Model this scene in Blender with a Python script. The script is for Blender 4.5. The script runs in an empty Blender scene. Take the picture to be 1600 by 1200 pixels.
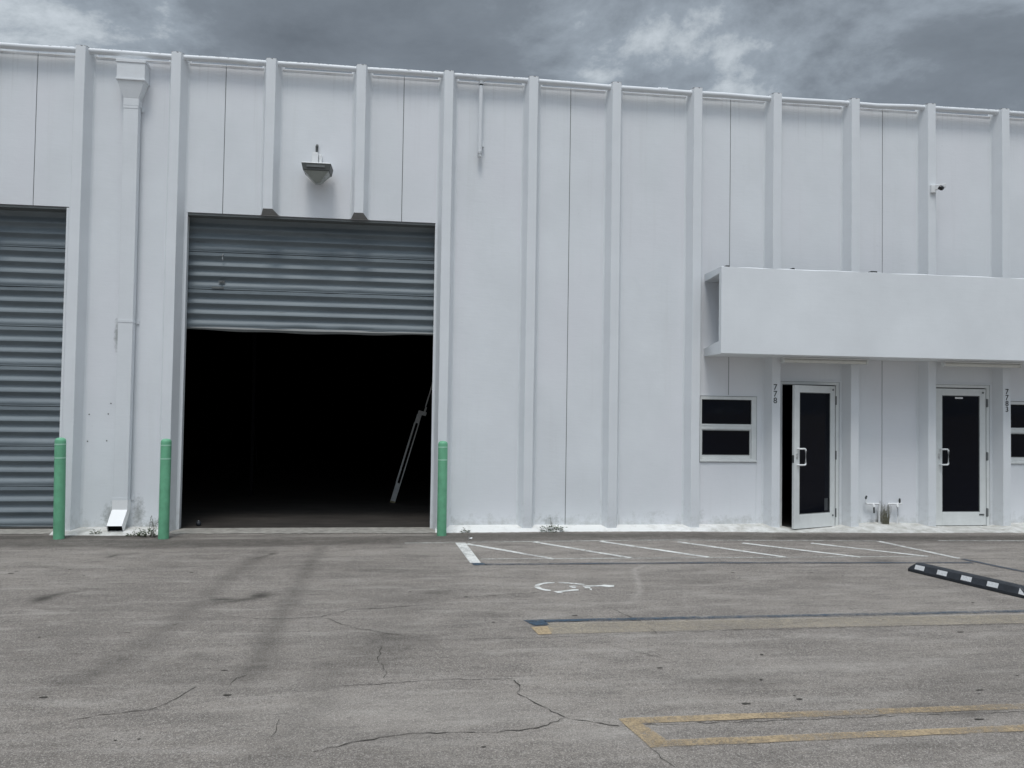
import bpy, bmesh, math, random
import numpy as np
from mathutils import Vector, Matrix
random.seed(7); rng = np.random.default_rng(7)
S = bpy.context.scene
C = S.collection

# ------------------------------------------------------------------ helpers
def nt(name):
    m = bpy.data.materials.new(name); m.use_nodes = True
    t = m.node_tree; t.nodes.clear()
    out = t.nodes.new('ShaderNodeOutputMaterial')
    b = t.nodes.new('ShaderNodeBsdfPrincipled')
    t.links.new(b.outputs[0], out.inputs[0])
    return m, t, b, out

class N:
    """tiny node-building helper"""
    def __init__(s, t): s.t = t
    def __call__(s, kind, ins=None, **kw):
        n = s.t.nodes.new('ShaderNode' + kind)
        for k, v in kw.items(): setattr(n, k, v)
        for k, v in (ins or {}).items():
            sock = n.inputs[k]
            if hasattr(v, 'node'): s.t.links.new(v, sock)
            else: sock.default_value = v
        return n
    def coord(s, which='Object'): return s('TexCoord').outputs[which]
    def noise(s, vec, scale, detail=4, rough=.55, dist=0.):
        return s('TexNoise', {'Vector': vec, 'Scale': scale, 'Detail': detail, 'Roughness': rough, 'Distortion': dist}).outputs['Fac']
    def mapr(s, v, a, b, c=0., d=1.):
        return s('MapRange', {'Value': v, 'From Min': a, 'From Max': b, 'To Min': c, 'To Max': d}).outputs[0]
    def math(s, op, a, b=0., clamp=False):
        n = s('Math', operation=op, use_clamp=clamp)
        for i, v in enumerate((a, b)):
            if hasattr(v, 'node'): s.t.links.new(v, n.inputs[i])
            else: n.inputs[i].default_value = v
        return n.outputs[0]
    def mix(s, f, a, b, mode='MIX'):
        n = s('Mix', data_type='RGBA', blend_type=mode)
        for sock, v in ((n.inputs[0], f), (n.inputs[6], a), (n.inputs[7], b)):
            if hasattr(v, 'node'): s.t.links.new(v, sock)
            elif isinstance(v, (int, float)): sock.default_value = v
            else: sock.default_value = (*v, 1) if len(v) == 3 else v
        return n.outputs[2]
    def scalevec(s, vec, sc):
        return s('Mapping', {'Vector': vec, 'Scale': sc}).outputs[0]
    def bump(s, h, strength, dist=.01):
        return s('Bump', {'Height': h, 'Strength': strength, 'Distance': dist}).outputs[0]

def link(o, parent=None):
    C.objects.link(o)
    if parent is not None: o.parent = parent
    return o
def empty(name, label, cat, loc=(0, 0, 0), rz=0., group=None):
    o = bpy.data.objects.new(name, None); o.empty_display_size = .2
    o.location = loc; o.rotation_euler = (0, 0, rz); link(o)
    return tag(o, label, cat, group)
def tag(o, label, cat, group=None):
    o['label'] = label; o['category'] = cat
    if group: o['group'] = group
    return o
def obj(name, bm, mats, parent=None, smooth=None, bevel=0., loc=None):
    me = bpy.data.meshes.new(name); 
    bmesh.ops.recalc_face_normals(bm, faces=bm.faces[:])
    bm.to_mesh(me); bm.free()
    for m in (mats if isinstance(mats, (list, tuple)) else [mats]): me.materials.append(m)
    o = bpy.data.objects.new(name, me); link(o, parent)
    if loc: o.location = loc
    if smooth is not None:
        for p in me.polygons: p.use_smooth = True
        try: me.set_sharp_from_angle(angle=math.radians(smooth))
        except Exception: pass
    if bevel:
        b = o.modifiers.new('bevel', 'BEVEL'); b.width = bevel; b.segments = 2; b.limit_method = 'ANGLE'; b.angle_limit = math.radians(40)
    return o
def struct(o): o['kind'] = 'structure'; return o
def box(bm, x0, x1, y0, y1, z0, z1, mi=0):
    v = [bm.verts.new(p) for p in ((x0,y0,z0),(x1,y0,z0),(x1,y1,z0),(x0,y1,z0),(x0,y0,z1),(x1,y0,z1),(x1,y1,z1),(x0,y1,z1))]
    for f in ((0,3,2,1),(4,5,6,7),(0,1,5,4),(1,2,6,5),(2,3,7,6),(3,0,4,7)):
        bm.faces.new([v[i] for i in f]).material_index = mi
    return v
def tube(bm, pts, r, n=12, cap=True):
    pts = [Vector(p) for p in pts]; rings = []
    for i, p in enumerate(pts):
        d = (pts[min(i+1, len(pts)-1)] - pts[max(i-1, 0)]).normalized()
        a = d.cross(Vector((0,0,1)));
        if a.length < 1e-3: a = d.cross(Vector((1,0,0)))
        a.normalize(); b = d.cross(a)
        rr = r[i] if isinstance(r, (list, tuple)) else r
        rings.append([bm.verts.new(p + (a*math.cos(t)+b*math.sin(t))*rr) for t in (2*math.pi*k/n for k in range(n))])
    for A, B in zip(rings, rings[1:]):
        for k in range(n): bm.faces.new((A[k], A[(k+1)%n], B[(k+1)%n], B[k]))
    if cap:
        bm.faces.new(rings[0][::-1]); bm.faces.new(rings[-1])
def bend(pts, rad=.03, seg=4):
    """round the corners of a polyline"""
    P = [Vector(p) for p in pts]; out = [P[0]]
    for a, b, c in zip(P, P[1:], P[2:]):
        u = (a-b).normalized()*rad; w = (c-b).normalized()*rad
        for k in range(seg+1):
            t = k/seg; out.append((b+u)*(1-t)**2 + b*2*t*(1-t) + (b+w)*t*t)
    return out + [P[-1]]
def lathe(bm, prof, n=28):
    rings = [[bm.verts.new((r*math.cos(t), r*math.sin(t), z)) for t in (2*math.pi*k/n for k in range(n))] for r, z in prof]
    for A, B in zip(rings, rings[1:]):
        for k in range(n): bm.faces.new((A[k], A[(k+1)%n], B[(k+1)%n], B[k]))
    bm.faces.new(rings[0][::-1]); bm.faces.new(rings[-1])
def loft(bm, rings, cap=True):
    R = [[bm.verts.new(p) for p in r] for r in rings]; n = len(R[0])
    for A, B in zip(R, R[1:]):
        for k in range(n): bm.faces.new((A[k], A[(k+1)%n], B[(k+1)%n], B[k]))
    if cap: bm.faces.new(R[0][::-1]); bm.faces.new(R[-1])
    return R
def rect(x0, x1, y0, y1, z): return [(x0,y0,z),(x1,y0,z),(x1,y1,z),(x0,y1,z)]
def sheet(xb, zb, holes, y0, y1):
    """upright slab on a grid of cells with the hole cells left out"""
    bm = bmesh.new(); V = {}
    def v(i, k, s):
        if (i,k,s) not in V: V[i,k,s] = bm.verts.new((xb[i], (y0, y1)[s], zb[k]))
        return V[i,k,s]
    full = {}
    for i in range(len(xb)-1):
        for k in range(len(zb)-1):
            cx, cz = (xb[i]+xb[i+1])/2, (zb[k]+zb[k+1])/2
            full[i,k] = not any(a < cx < b and c < cz < d for a,b,c,d in holes)
    for (i,k), f in full.items():
        if not f: continue
        bm.faces.new((v(i,k,0), v(i+1,k,0), v(i+1,k+1,0), v(i,k+1,0)))
        bm.faces.new((v(i,k,1), v(i,k+1,1), v(i+1,k+1,1), v(i+1,k,1)))
        for di, dk, e in ((-1,0,((i,k),(i,k+1))),(1,0,((i+1,k+1),(i+1,k))),(0,-1,((i+1,k),(i,k))),(0,1,((i,k+1),(i+1,k+1)))):
            if not full.get((i+di,k+dk), False):
                (a,b),(c,d) = e
                bm.faces.new((v(a,b,0), v(c,d,0), v(c,d,1), v(a,b,1)))
    return bm
def breaks(lo, hi, extra, step=None):
    s = {round(lo,4), round(hi,4)} | {round(e,4) for e in extra if lo < e < hi}
    return sorted(s)

# ------------------------------------------------------------------ materials
def paint(name, col, rough=.55, dirt=.25, bump=.25, chips=True, seed=0.):
    m, t, b, _ = nt(name); n = N(t); co = n.coord()
    co = n('VectorMath', {0: co, 1: (seed, seed*.7, 0)}, operation='ADD').outputs[0]
    big = n.noise(co, .9, 5, .6)
    streak = n.noise(n.scalevec(co, (9, 9, .45)), 1., 5, .65)
    fine = n.noise(co, 38, 5, .6)
    c = n.mix(n.mapr(big, .35, .7, 0, 1), tuple(x*.94 for x in col), tuple(min(1, x*1.03) for x in col))
    c = n.mix(n.mapr(streak, .56, .80, 0, dirt), c, (col[0]*.62, col[1]*.62, col[2]*.58))
    if chips:
        zz = n('SeparateXYZ', {0: n.coord()}).outputs[2]
        tp = n.math('ADD', n.mapr(zz, 6.36, 6.45, 0, .42), n.math('MULTIPLY', n.noise(co, 18, 6, .7), .6))
        c = n.mix(n.mapr(tp, .66, .72, 0, .8), c, (.16, .16, .16))
        bt = n.math('ADD', n.mapr(zz, .0, .9, .30, 0), n.math('MULTIPLY', n.noise(co, 6, 7, .72), .8))
        c = n.mix(n.mapr(bt, .60, .85, 0, .45), c, (.36, .36, .33))
        sp = n.noise(co, 7.3, 8, .72)
        c = n.mix(n.mapr(sp, .70, .745, 0, .5), c, (.34, .34, .33))
    t.links.new(c, b.inputs['Base Color'])
    b.inputs['Roughness'].default_value = rough
    tr = n.noise(n.scalevec(co, (5, 5, 26)), 1., 4, .6)
    lump = n.noise(co, 2.6, 3, .5)
    h = n.math('ADD', n.math('MULTIPLY', fine, .35), n.math('ADD', tr, n.math('MULTIPLY', lump, 2.2)))
    t.links.new(n.bump(h, bump, .012), b.inputs['Normal'])
    return m
WALL = paint('wall_paint', (.765, .79, .812), .6, .10, .13)
TRIM = paint('trim_paint', (.765, .79, .812), .5, .12, .12, seed=3.1)
CANP = paint('canopy_paint', (.80, .826, .845), .6, .05, .10, seed=8.3)
def wall_grime():
    """the wall paint plus mould and splash dirt where the photograph has it"""
    m, t, b, _ = nt('grimy_wall_paint'); n = N(t); co = n.coord(); col = (.765, .79, .812)
    sx = n('SeparateXYZ', {0: co}).outputs
    big = n.noise(co, .9, 5, .6)
    streak = n.noise(n.scalevec(co, (9, 9, .45)), 1., 5, .65)
    c = n.mix(n.mapr(big, .35, .7, 0, 1), tuple(x*.94 for x in col), tuple(min(1, x*1.03) for x in col))
    c = n.mix(n.mapr(n.noise(n.scalevec(co, (.9, .9, .35)), 1.1, 4, .5), .42, .62, 0, .55), c, (.768, .772, .805))
    c = n.mix(n.mapr(streak, .56, .80, 0, .14), c, (.5, .5, .48))
    st = n.noise(n.scalevec(co, (16, 16, .32)), 1., 6, .7)
    top = n.math('ADD', n.mapr(sx[2], 5.2, 6.4, -.10, .10), st)
    c = n.mix(n.mapr(top, .60, .80, 0, .30), c, (.42, .42, .42))
    mk = n.noise(n.scalevec(co, (3, 3, 7)), 3.1, 6, .7)
    c = n.mix(n.mapr(mk, .715, .74, 0, .35), c, (.40, .40, .40))
    sp = n.noise(co, 7.3, 8, .72)
    c = n.mix(n.mapr(sp, .70, .745, 0, .5), c, (.34, .34, .33))
    nz = n.noise(co, 5.5, 8, .72)
    splash = n.math('ADD', n.mapr(sx[2], .05, .42, .34, 0.), n.math('MULTIPLY', nz, .9))
    c = n.mix(n.mapr(splash, .66, .92, 0, .55), c, (.30, .31, .27))
    def blob(x0, z0, wx, wz, amt, thr, colr=(.10, .11, .09)):
        nonlocal c
        dx = n.math('DIVIDE', n.math('SUBTRACT', sx[0], x0), wx); dz = n.math('DIVIDE', n.math('SUBTRACT', sx[2], z0), wz)
        d = n.math('SQRT', n.math('ADD', n.math('MULTIPLY', dx, dx), n.math('MULTIPLY', dz, dz)))
        f = n.math('ADD', n.mapr(d, 0, 1, .55, 0), n.math('MULTIPLY', n.noise(co, 22, 8, .75), .7))
        f = n.math('MULTIPLY', f, n.mapr(d, .8, 1.15, 1, 0))
        c = n.mix(n.mapr(f, thr, thr+.28, 0, amt), c, colr)
    blob(.50, .20, .26, .36, .6, .60); blob(.84, .22, .16, .5, .6, .60); blob(.50, 2.62, .07, .42, .55, .55)
    blob(.53, 5.62, .05, .45, .6, .5)
    blob(11.50, .12, .13, .40, .8, .50, (.16, .15, .12)); blob(11.40, .05, .40, .16, .5, .60); blob(6.45, .12, .35, .18, .35, .62)
    blob(1.05, .05, .3, .22, .5, .58)
    t.links.new(c, b.inputs['Base Color']); b.inputs['Roughness'].default_value = .6
    fine = n.noise(co, 38, 5, .6); tr = n.noise(n.scalevec(co, (5, 5, 26)), 1., 4, .6); lump = n.noise(co, 2.6, 3, .5)
    h = n.math('ADD', n.math('MULTIPLY', fine, .35), n.math('ADD', tr, n.math('MULTIPLY', lump, 2.2)))
    t.links.new(n.bump(h, .13, .012), b.inputs['Normal'])
    return m
GWALL = wall_grime()

def simple(name, col, rough=.5, metal=0., var=.12, scale=14, bump=0., spec=.5):
    m, t, b, _ = nt(name); n = N(t); co = n.coord()
    f = n.noise(co, scale, 6, .65)
    c = n.mix(n.mapr(f, .3, .7), tuple(x*(1-var) for x in col), tuple(min(1, x*(1+var)) for x in col))
    t.links.new(c, b.inputs['Base Color'])
    t.links.new(n.mapr(f, .3, .7, max(.02, rough-.08), min(1, rough+.08)), b.inputs['Roughness'])
    b.inputs['Metallic'].default_value = metal; b.inputs['Specular IOR Level'].default_value = spec
    if bump: t.links.new(n.bump(n.noise(co, scale*4, 5, .6), bump, .01), b.inputs['Normal'])
    return m
DARKGAP = simple('joint_sealant', (.16, .165, .17), .8)
RAWCON = simple('bare_concrete', (.34, .34, .34), .85, bump=.3)
METAL_W = simple('white_enamel', (.78, .79, .79), .4, 0, .04, 9)
ALU = simple('white_aluminium', (.70, .72, .71), .42, 0, .06, 6)
STEEL = simple('brushed_steel', (.62, .63, .63), .35, .8, .1, 20)
DARK = simple('dark_metal', (.05, .055, .055), .5)
HINGE = simple('hinge_grey', (.14, .15, .15), .5)
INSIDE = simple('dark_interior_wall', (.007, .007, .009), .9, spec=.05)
BLACKP = simple('black_lettering', (.012, .012, .013), .5)
LAMPG = simple('lamp_grey', (.085, .092, .088), .5, 0, .12, 20)
LAMPLENS = simple('lamp_lens_grey', (.32, .345, .325), .3, 0, .08, 8)
POLE = simple('worn_aluminium', (.62, .62, .60), .5, 0, .15, 18)
RUST = simple('dark_post_steel', (.012, .012, .015), .85, spec=.05)
RUBBER = simple('black_rubber', (.022, .026, .033), .6, 0, .35, 12, .35)
REFL = simple('reflective_white', (.62, .63, .64), .45, 0, .18, 60, .2)
GREEN = simple('green_plastic_sleeve', (.15, .42, .25), .55, 0, .16, 7, .08)
BAND = simple('pale_tape', (.36, .64, .48), .5, 0, .08)
LEAF = simple('weed_leaf', (.055, .085, .03), .6, 0, .45, 30)
STALK = simple('weed_stalk', (.10, .105, .06), .7, 0, .3, 30)
DRY = simple('dry_grass', (.17, .165, .12), .8, 0, .4, 25)
def glass(name, col):
    m, t, b, _ = nt(name); n = N(t); co = n.coord()
    b.inputs['Base Color'].default_value = (*col, 1)
    t.links.new(n.mapr(n.noise(co, 3, 4), .3, .7, .02, .09), b.inputs['Roughness'])
    b.inputs['IOR'].default_value = 1.27
    t.links.new(n.bump(n.noise(co, 1.3, 2), .04, .02), b.inputs['Normal'])
    return m
GLASS = glass('tinted_glass', (.002, .003, .007))
def slat_metal():
    m, t, b, _ = nt('grey_door_steel'); n = N(t); co = n.coord()
    big = n.noise(n.scalevec(co, (1.1, 1, 5)), 1., 5, .6); fine = n.noise(co, 26, 7, .7)
    c = n.mix(n.mapr(big, .3, .72), (.155, .184, .203), (.225, .26, .28))
    c = n.mix(n.mapr(n.noise(n.scalevec(co, (1.5, 1, 22)), 1.6, 7, .75), .60, .70, 0, .6), c, (.085, .095, .10))
    c = n.mix(n.mapr(fine, .70, .76, 0, .5), c, (.42, .43, .42))
    t.links.new(c, b.inputs['Base Color']); b.inputs['Metallic'].default_value = 0.
    t.links.new(n.mapr(big, .3, .7, .48, .6), b.inputs['Roughness']); b.inputs['Specular IOR Level'].default_value = .3
    t.links.new(n.bump(n.noise(n.scalevec(co, (2.2, 2.2, 6)), 1., 4, .5), .35, .02), b.inputs['Normal'])
    return m
SLAT = slat_metal()
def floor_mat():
    m, t, b, _ = nt('shade_darkened_floor_concrete'); n = N(t); co = n.coord()
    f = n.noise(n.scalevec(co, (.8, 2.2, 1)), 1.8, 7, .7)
    c = n.mix(n.mapr(f, .3, .7), (.030, .027, .025), (.062, .056, .050))  # concrete colour darkened to stand in for the deep shade inside the bay
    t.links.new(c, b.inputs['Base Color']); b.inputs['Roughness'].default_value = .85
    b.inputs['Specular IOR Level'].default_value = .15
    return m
FLOOR = floor_mat()
def apron_mat():
    m, t, b, _ = nt('painted_kerb'); n = N(t); co = n.coord()
    sx = n('SeparateXYZ', {0: co}).outputs
    f = n.noise(co, 6, 8, .72); g = n.noise(co, 19, 7, .7)
    right = n.mapr(sx[0], 7.5, 9.8, 0, .22); left = n.mapr(sx[0], 1.2, 1.6, .22, 0)
    f2 = n.math('ADD', f, n.math('ADD', right, left))
    c = n.mix(n.mapr(f2, .52, .86, 0, .85), (.74, .74, .72), (.36, .35, .31))
    c = n.mix(n.mapr(g, .66, .74, 0, .8), c, (.20, .19, .17))
    t.links.new(c, b.inputs['Base Color']); b.inputs['Roughness'].default_value = .75
    t.links.new(n.bump(n.math('ADD', f, g), .5, .02), b.inputs['Normal'])
    return m
APRON = apron_mat()

def asphalt():
    m, t, b, _ = nt('worn_asphalt'); n = N(t); co = n.coord()
    a = n('Attribute', attribute_name='stain_shade').outputs['Fac']
    li = n('Attribute', attribute_name='pale').outputs['Fac']
    big = n.noise(co, .42, 7, .62, .6); mid = n.noise(n.scalevec(co, (1.3, 2.6, 1)), 1.5, 8, .7, .3)
    fine = n.noise(co, 150, 3, .75); grain = n('TexVoronoi', {'Vector': co, 'Scale': 190.}).outputs['Color']
    g = n('SeparateColor', {0: grain}).outputs[0]
    c = n.mix(n.mapr(big, .40, .60), (0.206, 0.183, 0.163), (0.290, 0.260, 0.231))
    c = n.mix(n.mapr(mid, .42, .62, 0, .8), c, (0.166, 0.149, 0.134))
    hs = n.noise(n.scalevec(co, (.7, 3.4, 1)), 1.7, 8, .72, .2)
    c = n.mix(n.mapr(hs, .51, .64, 0, .75), c, (0.381, 0.351, 0.318))
    c = n.mix(n.mapr(hs, .48, .34, 0, .65), c, (0.116, 0.105, 0.096))
    c = n.mix(n.mapr(n.noise(co, 2.2, 8, .72), .55, .70, 0, .45), c, (0.369, 0.338, 0.311))
    # aggregate: dark binder pits and pale stones
    gr = n.noise(co, 80, 5, .8)
    g3 = n.noise(co, 27, 6, .8)
    c = n.mix(n.mapr(g3, .34, .48, .75, 0), c, (0.094, 0.084, 0.072))
    c = n.mix(n.mapr(g3, .52, .65, 0, .75), c, (0.311, 0.280, 0.240))
    c = n.mix(n.mapr(gr, .32, .48, .85, 0), c, (0.096, 0.087, 0.076))
    c = n.mix(n.mapr(gr, .52, .68, 0, .8), c, (0.456, 0.417, 0.380))
    c = n.mix(n.mapr(g, .72, 1.0, 0, .75), c, (0.517, 0.476, 0.436))
    c = n.mix(n.mapr(fine, .56, .42, 0, 0.) if False else n.mapr(fine, .36, .50, .62, 0), c, (0.087, 0.077, 0.070))
    c = n.mix(n.mapr(n.noise(co, 11, 6, .7), .30, .40, .25, 0), c, (0.105, 0.094, 0.085))
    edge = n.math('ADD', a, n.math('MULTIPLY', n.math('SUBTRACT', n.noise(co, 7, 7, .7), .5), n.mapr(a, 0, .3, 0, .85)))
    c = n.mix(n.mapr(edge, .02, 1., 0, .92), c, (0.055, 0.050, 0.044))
    c = n.mix(li, c, (0.444, 0.411, 0.374))
    t.links.new(c, b.inputs['Base Color']); b.inputs['Roughness'].default_value = .88
    b.inputs['Specular IOR Level'].default_value = .25
    h = n.math('ADD', n.math('MULTIPLY', g, .6), fine)
    t.links.new(n.bump(h, .55, .006), b.inputs['Normal'])
    return m
ASPH = asphalt()
def road_paint(name, col, keep, soft=.12, fade=None):
    """worn paint: a broken film through which the asphalt shows; fade=(x0,x1,amount) wears it thinner along x"""
    m, t, b, out = nt(name); n = N(t); co = n.coord()
    f = n.noise(co, 16, 8, .75); g = n.noise(co, 75, 4, .7); w = n.noise(co, 1.6, 5, .6)
    v = n.math('ADD', n.math('ADD', n.math('MULTIPLY', f, .55), n.math('MULTIPLY', g, .45)), n.math('MULTIPLY', n.math('SUBTRACT', w, .5), .5))
    if fade:
        sx = n('SeparateXYZ', {0: co}).outputs[0]
        v = n.math('ADD', v, n.mapr(sx, fade[0], fade[1], 0, fade[2]))
    al = n.mapr(v, keep-soft, keep+soft, 1, 0)
    c = n.mix(n.mapr(n.noise(co, 9, 6, .7), .4, .75, 0, .45), col, tuple(x*.6 for x in col))
    t.links.new(c, b.inputs['Base Color']); b.inputs['Roughness'].default_value = .75
    tr = n('BsdfTransparent').outputs[0]
    ms = n('MixShader'); t.links.new(al, ms.inputs[0]); t.links.new(tr, ms.inputs[1]); t.links.new(b.outputs[0], ms.inputs[2])
    t.links.new(ms.outputs[0], out.inputs[0])
    return m
WPAINT = road_paint('worn_white_road_paint', (.72, .72, .69), .57)
WTHIN = road_paint('thin_white_road_paint', (.62, .62, .58), .50, .16)
BPAINT = road_paint('worn_blue_road_paint', (.04, .075, .115), .57, .15, (5.6, 7.2, .10))
BTHIN = road_paint('faded_blue_road_paint', (.07, .085, .11), .54, .18)
TPAINT = road_paint('worn_tan_road_paint', (.44, .335, .205), .575, .14, (5.75, 8.2, .16))
TWASH = road_paint('faded_tan_road_paint', (.43, .375, .29), .47, .22)
CRACK = simple('crack_black', (.07, .065, .058), .95, 0, .3, 30, spec=.1)

# ------------------------------------------------------------------ ground
def seg_dist(X, Y, pts):
    """distance to a polyline and the position (0..1) along it"""
    best = np.full(X.shape, 1e9); along = np.zeros(X.shape); P = np.array(pts, float); n = len(P)-1
    for i in range(n):
        a, b = P[i], P[i+1]; d = b-a; L2 = (d*d).sum() + 1e-9
        t = np.clip(((X-a[0])*d[0] + (Y-a[1])*d[1])/L2, 0, 1)
        q = np.hypot(X-a[0]-t*d[0], Y-a[1]-t*d[1]); w = q < best
        best[w] = q[w]; along[w] = (i+t[w])/n
    return best, along
def ground():
    st = .045
    xs = np.concatenate([[-300, -90, -30, -12], np.arange(-4, 15.01, st), [22, 40, 100, 300]])
    ys = np.concatenate([[-300, -90, -30, -14], np.arange(-9.2, .46, st), [8, 30, 90, 300]])
    X, Y = np.meshgrid(xs, ys); nx, ny = len(xs), len(ys)
    a = np.zeros_like(X); p = np.zeros_like(X)
    def trk(pts, w, amt, ends=.15):
        d, u = seg_dist(X, Y, pts)
        f = np.exp(-(d/w)**2)*amt*np.clip(u/ends, 0, 1)*np.clip((1-u)/ends, 0, 1)
        np.maximum(a, f, out=a)
    trk([(3.40,-.2),(3.40,-1.37),(3.43,-3.04),(3.46,-4.04),(3.49,-4.87),(3.51,-5.28),(3.45,-5.9)], .10, .36)
    trk([(2.78,-.2),(2.75,-1.64),(2.72,-2.39),(2.68,-3.79),(2.65,-4.51),(2.60,-4.95),(2.50,-5.4),(2.2,-5.9)], .12, .30)
    trk([(4.03,-5.0),(4.0,-5.77),(3.94,-6.23),(3.85,-6.9)], .16, .20)
    trk([(4.55,-3.4),(4.50,-3.80),(4.33,-4.79),(4.10,-5.6)], .22, .20)
    trk([(2.0,-1.5),(1.7,-2.6),(1.9,-4.0),(2.0,-5.6)], .3, .12)
    trk([(1.6,-3.0),(2.2,-3.3),(2.94,-3.60)], .14, .16)
    for c, w, s in (([(1.24,-3.55),(1.30,-3.46),(1.33,-3.39),(1.33,-3.30),(1.42,-3.2),(1.7,-3.0)], .055, .85), ([(2.6,-3.75),(2.94,-3.60),(3.11,-3.50),(3.17,-3.39),(3.09,-3.18)], .06, .75),
                    ([(1.14,-1.66),(1.16,-1.57),(1.18,-1.50),(1.24,-1.33)], .05, .7), ([(2.6,-1.85),(2.77,-1.75),(2.90,-1.50),(2.91,-1.34)], .05, .6)):
        trk(c, w, s, .3)
    # dark seal coat and dirt along the foot of the building
    for pts, w, amt in (([(-4,-.62),(.5,-.70),(1.5,-.80),(2.6,-.74),(3.8,-.66),(4.8,-.5),(5.8,-.46),(8.3,-.47),(10,-.62),(12.6,-.80),(15,-.9)], .30, .62),
                        ([(-4,-.28),(1.2,-.30)], .16, .75), ([(1.3,-.36),(4.8,-.42)], .16, .42), ([(4.9,-.35),(8.5,-.40)], .22, .7), ([(9.5,-.66),(12.5,-.75),(15,-.85)], .16, .8)):
        d, u = seg_dist(X, Y, pts); np.maximum(a, amt/(1+(d/w)**6), out=a)
    for x, y, rx, ry in ((1.31,-3.41,.075,.13),(3.15,-3.42,.08,.11),(1.17,-1.53,.03,.08),(2.90,-1.48,.05,.06),(2.85,-3.52,.16,.05)):
        np.maximum(a, np.exp(-(((X-x)/rx)**2+((Y-y)/ry)**2))*1.05, out=a)
    for x, y in ((.10,-.41),(1.36,-.44),(4.88,-.32)): np.maximum(a, np.exp(-(((X-x)/.15)**2+((Y-y)/.10)**2)**1.5)*.8, out=a)  # contact shade painted into the asphalt colour round each bollard foot
    # scattered oil spots and grey blotches
    for _ in range(90):
        x, y = rng.uniform(-1, 11), rng.uniform(-6.9, -1.0); r = rng.uniform(.03, .10); e = rng.uniform(1, 3.5)
        f = np.exp(-(((X-x)/(r*e))**2 + ((Y-y)/r)**2))*rng.uniform(.15, .45); np.maximum(a, f, out=a)
    for _ in range(26):
        x, y = rng.uniform(-1, 11), rng.uniform(-6.9, -1.3); r = rng.uniform(.15, .45); e = rng.uniform(1.2, 3)
        f = np.exp(-(((X-x)/(r*e))**2 + ((Y-y)/r)**2))*rng.uniform(.05, .16); a += f
    d, u = seg_dist(X, Y, [(7.22,-2.12),(6.89,-2.51),(6.80,-2.96),(6.67,-3.48),(6.51,-3.82)])
    p = np.maximum(p, np.exp(-(d/.022)**2)*.45*np.clip(u/.2,0,1)*np.clip((1-u)/.2,0,1))
    for x, y, rx, ry, s in ((4.6,-6.1,.9,.35,.22),(5.6,-6.5,.35,.12,.3),(7.4,-5.6,1.1,.2,.16),(4.9,-1.25,.5,.18,.28),(2.2,-.42,.5,.06,.4),(3.4,-.3,.7,.05,.35),(4.5,-.28,.4,.05,.35)):
        p = np.maximum(p, np.exp(-(((X-x)/rx)**2+((Y-y)/ry)**2))*s)
    me = bpy.data.meshes.new('ground')
    co = np.stack([X, Y, np.zeros_like(X)], -1).reshape(-1, 3)
    idx = np.arange(nx*ny).reshape(ny, nx)
    q = np.stack([idx[:-1,:-1], idx[:-1,1:], idx[1:,1:], idx[1:,:-1]], -1).reshape(-1, 4)
    me.vertices.add(len(co)); me.vertices.foreach_set('co', co.ravel())
    me.loops.add(q.size); me.loops.foreach_set('vertex_index', q.ravel().astype(np.int32))
    me.polygons.add(len(q)); me.polygons.foreach_set('loop_start', np.arange(0, q.size, 4, dtype=np.int32))
    me.polygons.foreach_set('loop_total', np.full(len(q), 4, dtype=np.int32))
    me.update(); me.validate()
    for nm, arr in (('stain_shade', a), ('pale', p)):
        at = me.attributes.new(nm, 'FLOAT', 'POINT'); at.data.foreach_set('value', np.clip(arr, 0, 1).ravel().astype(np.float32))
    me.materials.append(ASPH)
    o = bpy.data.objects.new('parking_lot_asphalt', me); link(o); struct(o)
ground()

def flat(bm, pts, z): bm.faces.new([bm.verts.new((x, y, z)) for x, y in pts])
def stripe(bm, a, b, w, z=.004, jit=.006, step=.12):
    a, b = Vector(a), Vector(b); d = (b-a); L = d.length; d.normalize(); nrm = Vector((-d.y, d.x)); k = max(2, int(L/step)); prev = None
    for i in range(k+1):
        c = a + d*(L*i/k); l = c + nrm*(w/2+random.uniform(-jit, jit)); r = c - nrm*(w/2+random.uniform(-jit, jit))
        cur = (bm.verts.new((l.x, l.y, z)), bm.verts.new((r.x, r.y, z)))
        if prev: bm.faces.new((prev[0], prev[1], cur[1], cur[0]))
        prev = cur
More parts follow.
